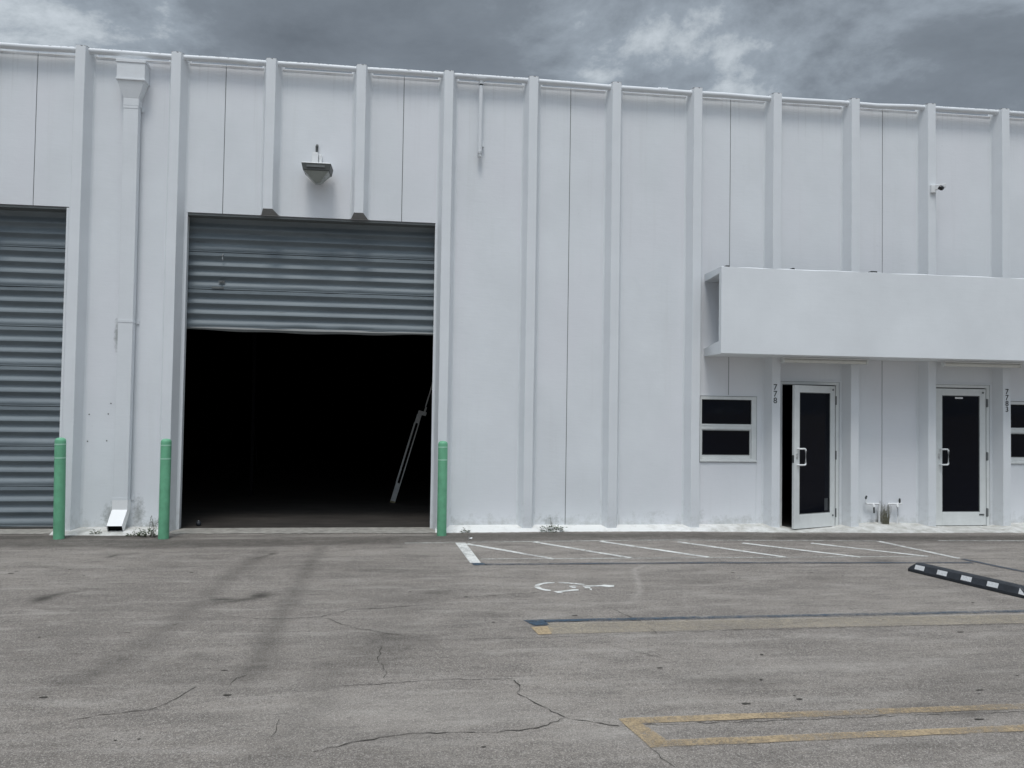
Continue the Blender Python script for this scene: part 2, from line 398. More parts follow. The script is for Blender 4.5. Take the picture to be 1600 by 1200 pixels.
# cracks
CRACKS = [[(2.91,-4.10),(3.06,-4.07),(3.28,-4.16),(3.63,-4.16),(3.79,-4.14),(3.99,-3.94),(4.29,-3.90),(4.67,-3.81),(4.96,-3.59),(5.38,-3.52),(5.75,-3.42)],
[(3.79,-4.14),(4.07,-4.46),(4.34,-4.63),(4.51,-4.69)],[(4.31,-4.83),(4.31,-5.24),(4.37,-5.44),(4.36,-5.58)],
[(4.00,-5.71),(4.37,-5.67),(4.77,-5.63),(5.19,-5.66)],[(5.19,-5.68),(5.21,-5.81),(5.18,-5.89),(5.31,-6.12),(5.41,-6.28),(5.59,-6.37),(5.68,-6.41)],
[(5.41,-6.28),(5.23,-6.40),(4.98,-6.44),(4.57,-6.41),(4.28,-6.48),(4.06,-6.58)],[(2.66,-6.11),(2.84,-6.02),(3.09,-5.96),(3.17,-5.82),(3.23,-5.64)],
[(4.52,-4.81),(5.48,-4.82),(6.29,-4.76),(7.08,-4.74),(8.00,-4.73),(9.60,-4.73),(12,-4.7)],[(6.25,-4.02),(6.34,-4.32),(6.39,-4.42),(6.42,-4.69),(6.42,-4.81)],
[(5.76,-6.41),(6.54,-6.42),(7.32,-6.41),(8.12,-6.42),(9.5,-6.4)],[(5.77,-6.69),(5.81,-6.84),(5.83,-6.90)],[(5.41,-3.52),(5.54,-3.62),(5.76,-3.73)],
[(3.43,-5.67),(3.44,-5.51),(3.49,-5.45)],[(3.83,-6.42),(3.83,-6.30),(3.82,-6.17)],[(2.16,-5.74),(2.16,-5.65)],[(7.03,-4.73),(8.03,-4.49),(8.16,-4.46)],[(6.01,-5.06),(6.30,-5.36)],
[(1.0,-.95),(2.6,-.93),(3.9,-.86),(4.8,-.79)],[(4.9,-.83),(5.4,-.82),(5.9,-.8)]]
bm = bmesh.new()
for ci, pl in enumerate(CRACKS):
    w0 = .0032 if ci in (0, 4, 5, 8) else .0022
    P = []
    for a, b in zip(pl, pl[1:]):
        a, b = Vector(a), Vector(b); k = max(1, int((b-a).length/.035)); nrm = Vector((-(b-a).y, (b-a).x)).normalized()
        for i in range(k): P.append(a.lerp(b, i/k) + nrm*(random.uniform(-.011, .011) if i else 0))
    P.append(Vector(pl[-1])); prev = None
    for i, c in enumerate(P):
        d = (P[min(i+1, len(P)-1)]-P[max(i-1, 0)]).normalized(); nrm = Vector((-d.y, d.x))
        w = w0*random.uniform(.2, 1.5)*(min(1, .25+i/4) if ci not in (4,) else 1)
        cur = (bm.verts.new((c.x+nrm.x*w, c.y+nrm.y*w, .0032)), bm.verts.new((c.x-nrm.x*w, c.y-nrm.y*w, .0032)))
        if prev: bm.faces.new((prev[0], prev[1], cur[1], cur[0]))
        prev = cur
struct(obj('asphalt_cracks', bm, CRACK))
SPOTS = [(2.28,-2.43),(0.53,-2.37),(0.54,-2.28),(8.79,-2.76),(9.05,-2.93),(7.02,-5.32),(6.79,-5.80),(6.88,-6.13),(8.11,-6.08),(8.56,-5.86),(9.66,-4.06),(5.01,-3.57),(5.18,-4.39),(5.41,-4.22),(5.88,-4.24),(1.82,-4.55),(2.40,-4.48),(3.33,-5.36),(3.45,-5.79),(2.40,-5.74),(3.15,-6.36),(7.92,-2.72),(6.52,-6.17),(7.77,-6.50),(4.50,-3.35),(1.28,-2.52),(1.02,-2.22),(8.88,-4.91),(6.20,-5.53)]
SPOTS += [(rng.uniform(-.5, 10), rng.uniform(-6.8, -1.2)) for _ in range(36)]
bm = bmesh.new()
for i, (x, y) in enumerate(SPOTS):
    rx, ry = random.uniform(.012, .035), random.uniform(.006, .016)
    if i > 28: rx, ry = rx*.55, ry*.6
    flat(bm, [(x+rx*math.cos(t)*random.uniform(.6, 1.1), y+ry*math.sin(t)*random.uniform(.6, 1.1)) for t in (2*math.pi*k/9 for k in range(9))], .0036)
struct(obj('tar_spots', bm, CRACK))
# painted bay markings
def marking(name, mat, fn): 
    b_ = bmesh.new(); fn(b_); return struct(obj(name, b_, mat))
def f(b_):
    flat(b_, [(5.035,-.86),(5.165,-.865),(5.265,-2.10),(5.145,-2.10)], .0042)
    for a, c in (((5.18,-.94),(6.12,-1.93)),((6.05,-.84),(7.03,-1.90)),((6.93,-.83),(7.97,-1.90)),((7.95,-.90),(8.91,-1.94)),((8.78,-1.02),(9.84,-1.98)),((9.71,-1.06),(10.71,-1.98)),((10.73,-.96),(11.02,-2.11))):
        stripe(b_, a, c, .075)
marking('white_hatching', WPAINT, f)
def f(b_):
    stripe(b_, (5.28,-1.90), (10.75,-1.985), .038, .0052); stripe(b_, (5.19,-.845), (7.83,-.77), .045, .0052); stripe(b_, (7.83,-.77), (10.72,-.95), .045, .0052)
    stripe(b_, (4.4,-.87), (5.02,-.86), .04, .0052); stripe(b_, (11.6,-.95), (13.5,-1.05), .05, .0052)
marking('thin_white_line', WTHIN, f)
def f(b_): stripe(b_, (5.30,-2.185), (7.8,-2.215), .075, .0062); stripe(b_, (7.8,-2.215), (11.0,-2.36), .07, .0062); stripe(b_, (11.03,-2.15), (11.45,-3.6), .08, .0062)
marking('faded_blue_line', BTHIN, f)
def f(b_):
    flat(b_, [(5.155,-2.115),(5.29,-2.115),(5.33,-2.215),(5.175,-2.225)], .0062)
    flat(b_, [(5.43,-4.36),(5.60,-4.345),(5.62,-4.50),(5.50,-4.515)], .0062); stripe(b_, (5.60,-4.385), (10.6,-4.37), .068, .0062)
marking('blue_bay_line', BPAINT, f)
def f(b_): flat(b_, [(5.465,-4.545),(5.60,-4.53),(5.64,-4.60),(5.60,-4.735),(5.495,-4.745)], .0042)
marking('tan_bay_line', TPAINT, f)
def f(b_): flat(b_, [(5.60,-4.45),(7.5,-4.45),(10.6,-4.46),(10.6,-4.72),(7.5,-4.71),(5.60,-4.74)], .0046)
marking('faded_tan_band', TWASH, f)
def f(b_):
    flat(b_, [(5.70,-6.325),(5.79,-6.31),(5.885,-6.60),(5.815,-6.685),(5.775,-6.69)], .0042)
    stripe(b_, (5.76,-6.353), (10.5,-6.34), .075, .0047); stripe(b_, (5.81,-6.647), (10.5,-6.62), .075, .0047)
marking('tan_bay_outline', TPAINT, f)
ISA = [[(5.711,-3.156),(5.772,-3.093),(5.850,-3.048),(5.923,-3.052),(5.915,-3.095),(5.853,-3.103),(5.798,-3.126),(5.759,-3.171),(5.746,-3.192),(5.706,-3.189)],
[(5.964,-3.044),(6.047,-3.067),(6.118,-3.098),(6.175,-3.136),(6.212,-3.157),(6.192,-3.175),(6.143,-3.161),(6.084,-3.137),(6.024,-3.117),(5.955,-3.092)],
[(5.688,-3.225),(5.741,-3.223),(5.757,-3.300),(5.789,-3.332),(5.833,-3.367),(5.821,-3.401),(5.773,-3.391),(5.737,-3.349),(5.707,-3.302)],
[(5.847,-3.425),(5.944,-3.399),(6.040,-3.354),(6.100,-3.350),(6.097,-3.395),(6.041,-3.412),(5.950,-3.436),(5.911,-3.446),(5.928,-3.483),(5.874,-3.480)],
[(6.035,-3.205),(6.127,-3.210),(6.098,-3.256),(6.080,-3.311),(6.054,-3.302),(6.038,-3.239)],
[(6.167,-3.215),(6.352,-3.205),(6.397,-3.181),(6.487,-3.220),(6.475,-3.264),(6.415,-3.286),(6.355,-3.247),(6.174,-3.255)],
[(6.176,-3.263),(6.236,-3.276),(6.226,-3.319),(6.177,-3.317)],[(6.215,-3.326),(6.237,-3.340),(6.222,-3.395),(6.209,-3.381)]]
SYM = road_paint('symbol_white_paint', (.70, .70, .67), .585, .1)
marking('wheelchair_symbol', SYM, lambda b_: [flat(b_, p, .0042) for p in ISA])

# ------------------------------------------------------------------ the warehouse
B = empty('warehouse_building', 'white ribbed concrete warehouse wall with grey roll-up doors and two glass entry doors', 'warehouse')
YP, TOP, HEAD = .18, 6.39, 4.325
RIBX = {-4: -4.88, -3: -3.66, -2: -2.44, -1: -1.22, 0: 0, 1: 1.217, 2: 2.454, 3: 3.672, 4: 4.878, 5: 6.082, 6: 7.297, 7: 8.515, 8: 9.738, 9: 10.97, 10: 12.207, 11: 13.436, 12: 14.65, 13: 15.87}
SEAM = [-5.47, -3.04, -.61, 1.822, 4.252, 6.655, 9.085, 11.515, 13.945, 16.375]
HOLES = [(-3.53, -.155, -.1, HEAD), (1.335, 4.75, -.1, HEAD), (8.645, 9.52, -.1, 1.94), (9.872, 10.82, -.1, 2.18), (12.345, 13.29, -.1, 2.18), (13.575, 14.45, -.1, 1.94)]
def rib_mesh(z0, cut):
    bm = bmesh.new(); h = .0625
    prof = [(-.150, YP+.004), (-.128, YP-.004), (-.112, YP-.020), (-.106, YP-.045), (-h-.001, .003), (-h+.004, 0), (h-.004, 0), (h+.001, .003), (.106, YP-.045), (.112, YP-.020), (.128, YP-.004), (.150, YP+.004)]
    z1 = 6.45; zs = [z0] + [z0+(z1-z0)*k/8 for k in range(1, 8)] + [z1]; rows = []
    for z in zs:
        j = random.uniform(-.0025, .0025); rows.append([bm.verts.new((x+j, y+(random.uniform(-.002, .002) if 0 < z-z0 < 6 else 0), z+(.05*(1-y/YP) if cut and z == z0 else 0))) for x, y in prof])
    for a, b in zip(rows, rows[1:]):
        for k in range(len(prof)-1): bm.faces.new((a[k], a[k+1], b[k+1], b[k]))
    bm.faces.new(rows[-1]); fb = bm.faces.new(rows[0][::-1]); fb.material_index = 1 if cut else 0
    return bm
for k in range(len(SEAM)-1):
    a, b = SEAM[k]+.005, SEAM[k+1]-.005
    hs = [h for h in HOLES if h[0] < b and h[1] > a]
    xb = breaks(a, b, [e for h in hs for e in h[:2]]); zb = breaks(-.02, TOP, [e for h in hs for e in h[2:]])
    p = obj('wall_panel', sheet(xb, zb, hs, YP, YP+.07), GWALL, B)
    for i, x in RIBX.items():
        if a < x < b:
            cut = i in (-2, -1, 2, 3)
            r = obj('rib', rib_mesh(HEAD+.002 if cut else -.02, cut), [WALL, RAWCON], p)
            r.location = (x, 0, 0)
# sealant in the panel joints (its own part: dark, set back between the panels)
for s, z0 in zip(SEAM[1:-1], (HEAD, HEAD, HEAD, HEAD, 0, 1.95, 0, 1.95)):
    bm = bmesh.new(); box(bm, s-.0047, s+.0047, YP+.006, YP+.06, z0, TOP-.01); obj('joint_sealant', bm, DARKGAP, B)
for x0, x1 in ((8.648, 9.517), (13.578, 14.447)):
    bm = bmesh.new(); box(bm, x0, x1, YP-.002, YP+.06, -.02, .972); obj('wall_infill', bm, GWALL, B)
# small anchor holes and plugs in the paint
for x, z in ((.18, 1.55), (.42, 1.56), (.17, 1.19), (.41, 1.20), (.45, 1.70)):
    flat_pts = [(x+random.uniform(.7, 1.2)*.011*math.cos(t), YP-.0025, z+random.uniform(.7, 1.2)*.010*math.sin(t)) for t in (2*math.pi*k/8 for k in range(8))]
    bm = bmesh.new(); bm.faces.new([bm.verts.new(p) for p in flat_pts]); obj('anchor_hole', bm, DARKGAP, B)
# drip flashing below the roof pipe, ragged
bm = bmesh.new(); x = -5.4; rows = []
while x < 16.3:
    rows.append((x, random.uniform(.002, .009))); x += random.uniform(.05, .2)
prev = None
for x, d in rows:
    cur = (bm.verts.new((x, YP-.006, 6.372)), bm.verts.new((x, YP-.008, 6.366-d)))
    if prev: bm.faces.new((prev[0], cur[0], cur[1], prev[1]))
    prev = cur
obj('flashing', bm, RAWCON, B)
# coping, roof, interior shell
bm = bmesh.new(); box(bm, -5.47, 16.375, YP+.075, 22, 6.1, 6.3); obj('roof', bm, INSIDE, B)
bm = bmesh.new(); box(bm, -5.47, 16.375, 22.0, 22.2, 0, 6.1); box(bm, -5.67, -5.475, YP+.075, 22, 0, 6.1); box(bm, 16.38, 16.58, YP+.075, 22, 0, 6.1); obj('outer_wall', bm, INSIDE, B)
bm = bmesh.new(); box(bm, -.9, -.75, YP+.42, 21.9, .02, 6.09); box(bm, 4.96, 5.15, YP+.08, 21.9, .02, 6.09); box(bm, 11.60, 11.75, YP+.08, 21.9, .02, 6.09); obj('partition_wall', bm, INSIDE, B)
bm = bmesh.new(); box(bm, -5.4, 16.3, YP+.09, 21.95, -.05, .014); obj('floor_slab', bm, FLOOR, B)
# concrete sill in front of the open bay
def ribbon(pts, z0, ybk, zb, mat, name, amp=.012):
    bm = bmesh.new(); prev = None; xs = []
    for (xa, ya, za), (xb_, yb, zb_) in zip(pts, pts[1:]):
        k = max(1, int((xb_-xa)/.06))
        xs += [(xa+(xb_-xa)*i/k, ya+(yb-ya)*i/k, za+(zb_-za)*i/k) for i in range(k)]
    xs.append(pts[-1])
    for x, y, z in xs:
        jy = random.uniform(-amp, amp)
        cur = [bm.verts.new(q) for q in ((x, y+jy, z0), (x, y*.45+ybk*.10, z0+(z-z0)*.62+random.uniform(-.003, .003)), (x, ybk, z))]
        if prev:
            for a in range(2): bm.faces.new((prev[a], cur[a], cur[a+1], prev[a+1]))
        prev = cur
    return obj(name, bm, mat, B, smooth=50)
SILL = simple('worn_sill_concrete', (.30, .285, .255), .85, 0, .3, 9, .3)
ribbon([(1.30,-.10,.016),(3,-.12,.018),(4.80,-.15,.016)], .0065, .28, 0, SILL, 'door_sill', .03)
ribbon([(-3.53,-.05,.016),(-.16,-.07,.016)], .0065, .28, 0, SILL, 'door_sill', .03)
ribbon([(-.14,-.13,.05),(.6,-.20,.06),(1.29,-.15,.05)], -.002, YP+.004, 0, APRON, 'painted_base')
ribbon([(4.80,-.10,.06),(5.86,-.075,.065),(6.77,-.055,.06),(7.69,-.065,.06),(8.53,-.10,.06),(9.66,-.21,.07),(9.86,-.23,.04),(10.0,-.24,.018),(10.7,-.27,.018),(10.86,-.28,.05),(11.41,-.31,.085),(12.2,-.33,.06),(12.4,-.34,.018),(13.25,-.36,.018),(13.4,-.37,.06),(14.5,-.38,.08),(16.3,-.40,.08)], -.002, YP+.004, 0, APRON, 'painted_base')

# sectional roll-up doors
def section_mesh(x0, x1, z0, h, y, dent=False, seal=False):
    """one corrugated steel section; rows of the profile run down the section"""
    prof = [(h, .03), (h-.004, .004), (h-.050, 0)]
    z = h-.050; p = (h-.092)/3
    for _ in range(3):
        for k in range(1, 11):
            u = k/10; prof.append((z-p*u, .025*(1-math.cos(2*math.pi*min(1, u**.72)))))
        z -= p
    prof += [(.024, .004), (.021, .011), (.017, .004), (.003, .004), (0, .03)]
    n = 44; bm = bmesh.new(); rows = []
    ph = random.uniform(0, 6)
    for dz, d in prof:
        row = []
        for i in range(n+1):
            u = i/n; x = x0+(x1-x0)*u
            w = .0035*math.sin(5.1*u*3+ph)+.0025*math.sin(17*u+ph*2)
            if dent: w += .012*math.exp(-((u-.55)/.22)**2)*math.exp(-((dz-.02)/.05)**2)*(1+math.sin(31*u))
            row.append(bm.verts.new((x, y+d+w, z0+dz)))
        rows.append(row)
    for a, b in zip(rows, rows[1:]):
        for i in range(n): bm.faces.new((a[i], b[i], b[i+1], a[i+1]))
    return bm
def roll_door(x0, x1, zb, joints, y, open_):
    D = bpy.data.objects.new('overhead_door', None); link(D, B); D.location = ((x0+x1)/2, y, zb)
    inv = Vector(D.location)
    for j, (a, b) in enumerate(zip(joints, joints[1:])):
        o = obj('door_section', section_mesh(x0, x1, a, b-a-.003, y, dent=(j in (0, 1))), SLAT, D, smooth=30)
        o.location = -inv
    # bottom bar and bent rubber seal
    bm = bmesh.new(); n = 30; prev = None
    for i in range(n+1):
        u = i/n; x = x0+(x1-x0)*u
        sag = (-.024*math.sin(math.pi*u)**.8 + .02*max(0, u-.6) + .006*math.sin(23*u)) if open_ else 0
        z = joints[0]
        cur = [bm.verts.new(q) for q in ((x, y+.012, z+.01), (x, y-.004-abs(sag)*.3, z-.012+sag*.35), (x, y+.004, z-.030+sag), (x, y+.03, z-.030+sag), (x, y+.045, z+.01))]
        if prev:
            for k in range(4): bm.faces.new((prev[k], cur[k], cur[k+1], prev[k+1]))
        prev = cur
    o = obj('bottom_seal', bm, HINGE if open_ else DARK, D, smooth=40); o.location = -inv
    return D, inv
y = .36
D2, inv2 = roll_door(1.302, 4.788, 2.72, [2.775, 3.305, 3.825, 4.345], y, True)
bm = bmesh.new(); box(bm, 1.75, 1.83, y-.012, y+.01, 3.40, 3.43); box(bm, 1.775, 1.805, y-.03, y-.012, 3.405, 3.425); box(bm, 1.66, 1.82, y-.006, y+.012, 3.318, 3.345)
o = obj('latch', bm, HINGE, D2); o.location = -inv2
bm = bmesh.new(); tube(bm, [(1.80, y-.01, 3.80), (1.80, y-.035, 3.775), (1.80, y-.035, 3.735), (1.80, y-.01, 3.715)], .007, 8); o = obj('handle', bm, STEEL, D2); o.location = -inv2
D1, inv1 = roll_door(-3.55, -.14, .0, [.035] + [.035+.5375*k for k in range(1, 9)], y, False)
# steel jambs and lintel angles
for x0, x1 in ((1.300, 1.342), (4.742, 4.79), (-.19, -.158), (-3.53, -3.49)):
    bm = bmesh.new(); box(bm, x0, x1, YP+.004 if x0 > 0 and x0 < 4 else YP+.003, YP+.17, 0, HEAD-.012); obj('door_jamb', bm, TRIM, B, bevel=.004)
for x0, x1 in ((1.30, 4.79), (-3.54, -.12)):
    bm = bmesh.new(); box(bm, x0, x1, YP+.012, YP+.168, HEAD-.034, HEAD-.004); box(bm, x0, x1, YP+.071, YP+.168, HEAD-.003, HEAD+.2); obj('door_lintel', bm, HINGE, B)

# windows
def ring(bm, x0, x1, z0, z1, l, r, b_, t_, y0, y1):
    box(bm, x0, x0+l, y0, y1, z0, z1); box(bm, x1-r, x1, y0, y1, z0, z1); box(bm, x0+l, x1-r, y0, y1, z0, z0+b_); box(bm, x0+l, x1-r, y0, y1, z1-t_, z1)
def window(x0, x1):
    W = bpy.data.objects.new('window', None); link(W, B); W.location = (x0, YP, .975); iv = -Vector(W.location)
    def P(name, bm, m, bev=0.): o = obj(name, bm, m, W, bevel=bev); o.location = iv
    bm = bmesh.new(); ring(bm, x0, x1, .975, 1.937, .026, .078, .05, .046, YP-.010, YP+.06); P('frame', bm, ALU, .003)
    bm = bmesh.new(); box(bm, x0+.026, x1-.078, YP-.006, YP+.03, 1.452, 1.526); box(bm, x0+.026, x1-.078, YP-.012, YP-.006, 1.505, 1.529); P('meeting_rail', bm, ALU, .003)
    bm = bmesh.new(); ring(bm, x0+.027, x1-.079, 1.026, 1.451, .012, .022, .05, .014, YP+.008, YP+.034); P('sash', bm, ALU, .002)
    bm = bmesh.new(); box(bm, x0-.002, x1+.012, YP-.022, YP-.011, .975, 1.0); P('sill', bm, ALU, .003)
    for z0, z1 in ((1.04, 1.45), (1.527, 1.90)):
        bm = bmesh.new(); box(bm, x0+.024, x1-.074, YP+.022, YP+.028, z0, z1); P('pane', bm, GLASS)
    bm = bmesh.new(); box(bm, x0-.02, x1+.02, YP-.012, YP+.004, 1.944, 1.960); P('head_trim', bm, TRIM)
    bm = bmesh.new(); ring(bm, x0-.006, x1+.006, .968, 1.943, .005, .005, .005, .005, YP-.004, YP+.02); P('caulk_line', bm, HINGE)
    for za, zb2 in ((1.04, 1.452), (1.528, 1.892)):
        bm = bmesh.new(); ring(bm, x0+.0385 if za < 1.2 else x0+.026, x1-.101 if za < 1.2 else x1-.078, za+.036 if za < 1.2 else za, zb2-.015 if za < 1.2 else zb2, .007, .007, .007, .009, YP+.004, YP+.024); P('gasket', bm, DARK)
window(8.648, 9.517); window(13.578, 14.447)

# glass entry doors
def entry_door(x0, x1, angle, sticker):
    bm = bmesh.new(); y0, y1 = YP-.006, YP+.07
    box(bm, x0, x0+.05, y0, y1, 0, 2.178); box(bm, x1-.05, x1, y0, y1, 0, 2.178); box(bm, x0+.05, x1-.05, y0, y1, 2.135, 2.178)
    obj('door_frame', bm, ALU, B, bevel=.004)
    bm = bmesh.new(); box(bm, x0-.01, x1+.03, YP-.022, YP-.007, 2.181, 2.20); obj('door_head_trim', bm, TRIM, B)
    bm = bmesh.new(); ring(bm, x0+.0505, x1-.0505, .02, 2.134, .012, .012, .01, .012, YP+.05, YP+.068); obj('weather_strip', bm, DARK, B)
    bm = bmesh.new(); ring(bm, x0-.006, x1+.006, .01, 2.184, .005, .005, .0, .005, YP-.003, YP+.02); obj('caulk_line', bm, HINGE, B)
    L = bpy.data.objects.new('entry_door', None); link(L, B); hx = x1-.056; L.location = (hx, YP+.004, .025); L.rotation_euler = (0, 0, angle)
    w = (x1-x0)-.112; h = 2.094; t = .044
    bm = bmesh.new()
    st, sr, tp, bt = .105, .10, .105, .205
    box(bm, -w, -w+st, 0, t, 0, h); box(bm, -sr, 0, 0, t, 0, h); box(bm, -w+st, -sr, 0, t, 0, bt); box(bm, -w+st, -sr, 0, t, h-tp, h)
    obj('door_leaf', bm, ALU, L, bevel=.004)
    bm = bmesh.new(); ring(bm, -w+st, -sr, bt, h-tp, .010, .010, .010, .010, .006, .030); obj('glazing_bead', bm, HINGE, L)
    bm = bmesh.new(); box(bm, -w+st+.002, -sr-.002, .016, .024, bt+.002, h-tp-.002); obj('pane', bm, GLASS, L)
    bm = bmesh.new(); hxp = -w+.088
    tube(bm, bend([(hxp-.02, .0, 1.165), (hxp-.02, -.055, 1.165), (hxp+.075, -.06, 1.165), (hxp+.075, -.06, .93), (hxp-.02, -.055, .93), (hxp-.02, .0, .93)], .028), .0125, 12)
    obj('handle', bm, METAL_W, L, smooth=50)
    for x, z, r, nm in ((-w+.05, 1.085, .016, 'lock_cylinder'), (-w+.05, 1.04, .018, 'lock_cylinder'), (-.05, h-.055, .014, 'cover_screw'), (-.05, .165, .014, 'cover_screw')):
        bm = bmesh.new(); tube(bm, [(x, .002, z), (x, -.010, z)], r, 14); obj(nm, bm, HINGE if nm == 'cover_screw' else STEEL, L, smooth=40)
    if sticker:
        bm = bmesh.new(); box(bm, -w+.33, -w+.46, .0145, .0158, h-tp-.05, h-tp-.025); obj('sticker', bm, METAL_W, L)
        bm = bmesh.new(); box(bm, -.115, -.06, -.006, .002, .155, .175); obj('door_badge', bm, DARK, L)
    else:
        bm = bmesh.new(); box(bm, -.205, -.135, .0145, .0158, .24, .42); obj('sticker', bm, simple('dull_sticker', (.045, .05, .055), .6), L)
        bm = bmesh.new(); box(bm, -w+.001, -w+.002, .012, .032, .90, 1.13); box(bm, -w-.003, -w+.002, .006, .038, .96, 1.07); obj('lock_plate', bm, DARK, L)
    for z in (.2, 1.06, 1.88):
        bm = bmesh.new(); tube(bm, [(.012, -.006, z-.065), (.012, -.006, z+.065)], .011, 10); box(bm, .012, .034, -.012, -.0105, z-.06, z+.06); obj('hinge', bm, HINGE, L)
entry_door(9.872, 10.82, math.radians(19.3), False)
entry_door(12.345, 13.29, 0., True)

# canopy: a C-shaped concrete hood over the entries
bm = bmesh.new(); x0, x1 = 8.70, 16.3
prof = [(YP-.003, 3.735), (-.45, 3.74), (-.458, 3.732), (-.458, 2.53), (-.45, 2.522), (YP-.003, 2.522), (YP-.003, 2.635), (-.375, 2.705), (-.375, 3.66), (YP-.003, 3.625)]
n = 40; rows = []
for i in range(n+1):
    x = x0+(x1-x0)*i/n
    rows.append([bm.verts.new((x, yy + (0.), zz+(random.uniform(-.005, .004) if k in (0, 1, 2) else 0))) for k, (yy, zz) in enumerate(prof)])
m_ = len(prof)
for a, b in zip(rows, rows[1:]):
    for k in range(m_): bm.faces.new((a[k], a[(k+1)%m_], b[(k+1)%m_], b[k]))
bm.faces.new(rows[0]); bm.faces.new(rows[-1][::-1])
for fc in bm.faces:
    if all(vv.co.z > 3.7 for vv in fc.verts) and fc.calc_area() > .03: fc.material_index = 1
cano = obj('canopy', bm, [CANP, simple('canopy_roofing', (.09, .09, .088), .9, 0, .3, 12)], B)
for x, w in ((10.99, .09), (9.77, .03), (8.80, .05)):
    bm = bmesh.new(); box(bm, x-w/2, x+w/2, -.44, -.36, 3.737, 3.762); obj('roof_felt', bm, DARK, cano)

# ------------------------------------------------------------------ fittings on the wall
T = empty('roof_edge_pipe', 'long white round pipe running along the roof edge with a short capped drop', 'pipe', (5.34, .08, 5.27)); iv = -Vector(T.location)
bm = bmesh.new(); tube(bm, [(-5.44+.6*k, .085+random.uniform(-.004, .004), 6.402+random.uniform(-.006, .006)+(-.012 if 7 < -5.44+.6*k < 11.5 else .008)) for k in range(37)], .040, 14)
for x in (5.34, 2.2, 8.0): tube(bm, [(x-.07, .085, 6.402), (x+.07, .085, 6.402)], .042, 14)
o = obj('pipe_run', bm, TRIM, T, smooth=40); o.location = iv
bm = bmesh.new(); tube(bm, [(5.34, .10, 6.375), (5.34, .10, 6.32)], .037, 14); o = obj('pipe_tee', bm, TRIM, T, smooth=40); o.location = iv
bm = bmesh.new(); tube(bm, [(5.34, .10, 6.32), (5.34, .10, 6.30)], .024, 12); o = obj('rubber_ring', bm, DARK, T, smooth=40); o.location = iv
bm = bmesh.new(); tube(bm, [(5.34, .105, 6.30), (5.335, .11, 5.33)], .031, 14); tube(bm, [(5.335, .11, 5.35), (5.335, .11, 5.285), (5.335, .115, 5.268)], [.036, .036, .024], 14)
box(bm, 5.365, 5.395, .13, YP, 5.44, 5.49); o = obj('drop_pipe', bm, TRIM, T, smooth=40); o.location = iv

DS = empty('downspout', 'white square downspout with flared head and kicked-out foot between the two roll-up doors', 'downspout', (.65, .13, 0))
bm = bmesh.new()
loft(bm, [rect(-.19, .168, -.125, .048, 6.03), rect(-.19, .168, -.125, .048, 6.27)])
loft(bm, [rect(-.20, .177, -.135, .048, 6.262), rect(-.20, .177, -.135, .048, 6.30)])
loft(bm, [rect(-.20, .177, -.135, .048, 6.025), rect(-.20, .177, -.135, .048, 6.047)])
loft(bm, [rect(-.185, .163, -.122, .048, 6.0255), rect(-.112, .085, -.078, .048, 5.80)])
loft(bm, [rect(-.112, .085, -.078, .048, 5.7995), rect(-.112, .085, -.078, .048, 5.70)])
obj('rain_head', bm, TRIM, DS, bevel=.003)
bm = bmesh.new(); loft(bm, [rect(-.108, .080, -.075, .024, 5.702), rect(-.095, .09, -.075, .024, 2.81), rect(-.095, .09, -.075, .024, .42)]); obj('pipe', bm, TRIM, DS, bevel=.002)
for z, dx in ((5.68, -.012), (2.80, 0), (.44, 0)):
    bm = bmesh.new(); box(bm, -.098+dx, .093+dx, -.079, .026, z-.016, z+.016); box(bm, .093+dx, .132+dx, .036, .047, z-.026, z+.026); box(bm, -.128+dx, -.098+dx, .036, .047, z-.026, z+.026); obj('strap', bm, TRIM, DS)
bm = bmesh.new()
loft(bm, [rect(-.099, .094, -.08, .047, .425), rect(-.099, .094, -.08, .047, .30), [(-.097,-.245,.110),(.092,-.245,.110),(.092,-.185,.010),(-.097,-.185,.010)]], cap=False)
sp = obj('spout', bm, simple('clean_white_metal', (.84, .845, .845), .45, 0, .03, 6), DS, bevel=.0)
bm = bmesh.new(); bm.faces.new([bm.verts.new(p) for p in ((-.0965,-.222,.124),(.0915,-.222,.124),(.0915,-.160,.022),(-.0965,-.160,.022))]); obj('spout_mouth_shade_sheet', bm, simple('pipe_mouth_shade', (.006,.006,.006), .9, spec=.05), DS)  # black sheet across the mouth paints in the shade inside the spout

WL = empty('wall_light', 'grey wedge-shaped floodlight on a white bracket above the open roll-up door', 'wall light', (3.075, .1, 4.74)); iv = -Vector(WL.location)
Rt = Matrix.Rotation(math.radians(-3), 4, 'Y')
def P(name, bm, m, **kw):
    o = obj(name, bm, m, WL, **kw); o.location = iv; return o
bm = bmesh.new(); loft(bm, [rect(2.935, 3.285, -.17, .11, 4.885), rect(2.915, 3.305, -.18, .115, 4.98)]); P('housing', bm, LAMPG, bevel=.006)
bm = bmesh.new(); loft(bm, [rect(2.912, 3.308, -.184, .118, 4.9805), rect(2.93, 3.29, -.165, .11, 4.994)]); P('lid', bm, METAL_W, bevel=.004)
bm = bmesh.new(); box(bm, 2.985, 3.225, -.185, -.176, 4.925, 4.952); P('front_slot', bm, HINGE)
bm = bmesh.new(); loft(bm, [rect(2.945, 3.275, -.16, .105, 4.8845), rect(3.06, 3.16, -.07, .06, 4.765), rect(3.075, 3.145, -.055, .045, 4.75)]); P('reflector', bm, LAMPLENS, bevel=.004)
bm = bmesh.new(); box(bm, 3.02, 3.10, .06, .14, 4.994, 5.205); box(bm, 3.105, 3.145, .10, .178, 5.02, 5.19); box(bm, 3.0, 3.12, .14, .178, 5.03, 5.19); P('bracket', bm, METAL_W, bevel=.005)
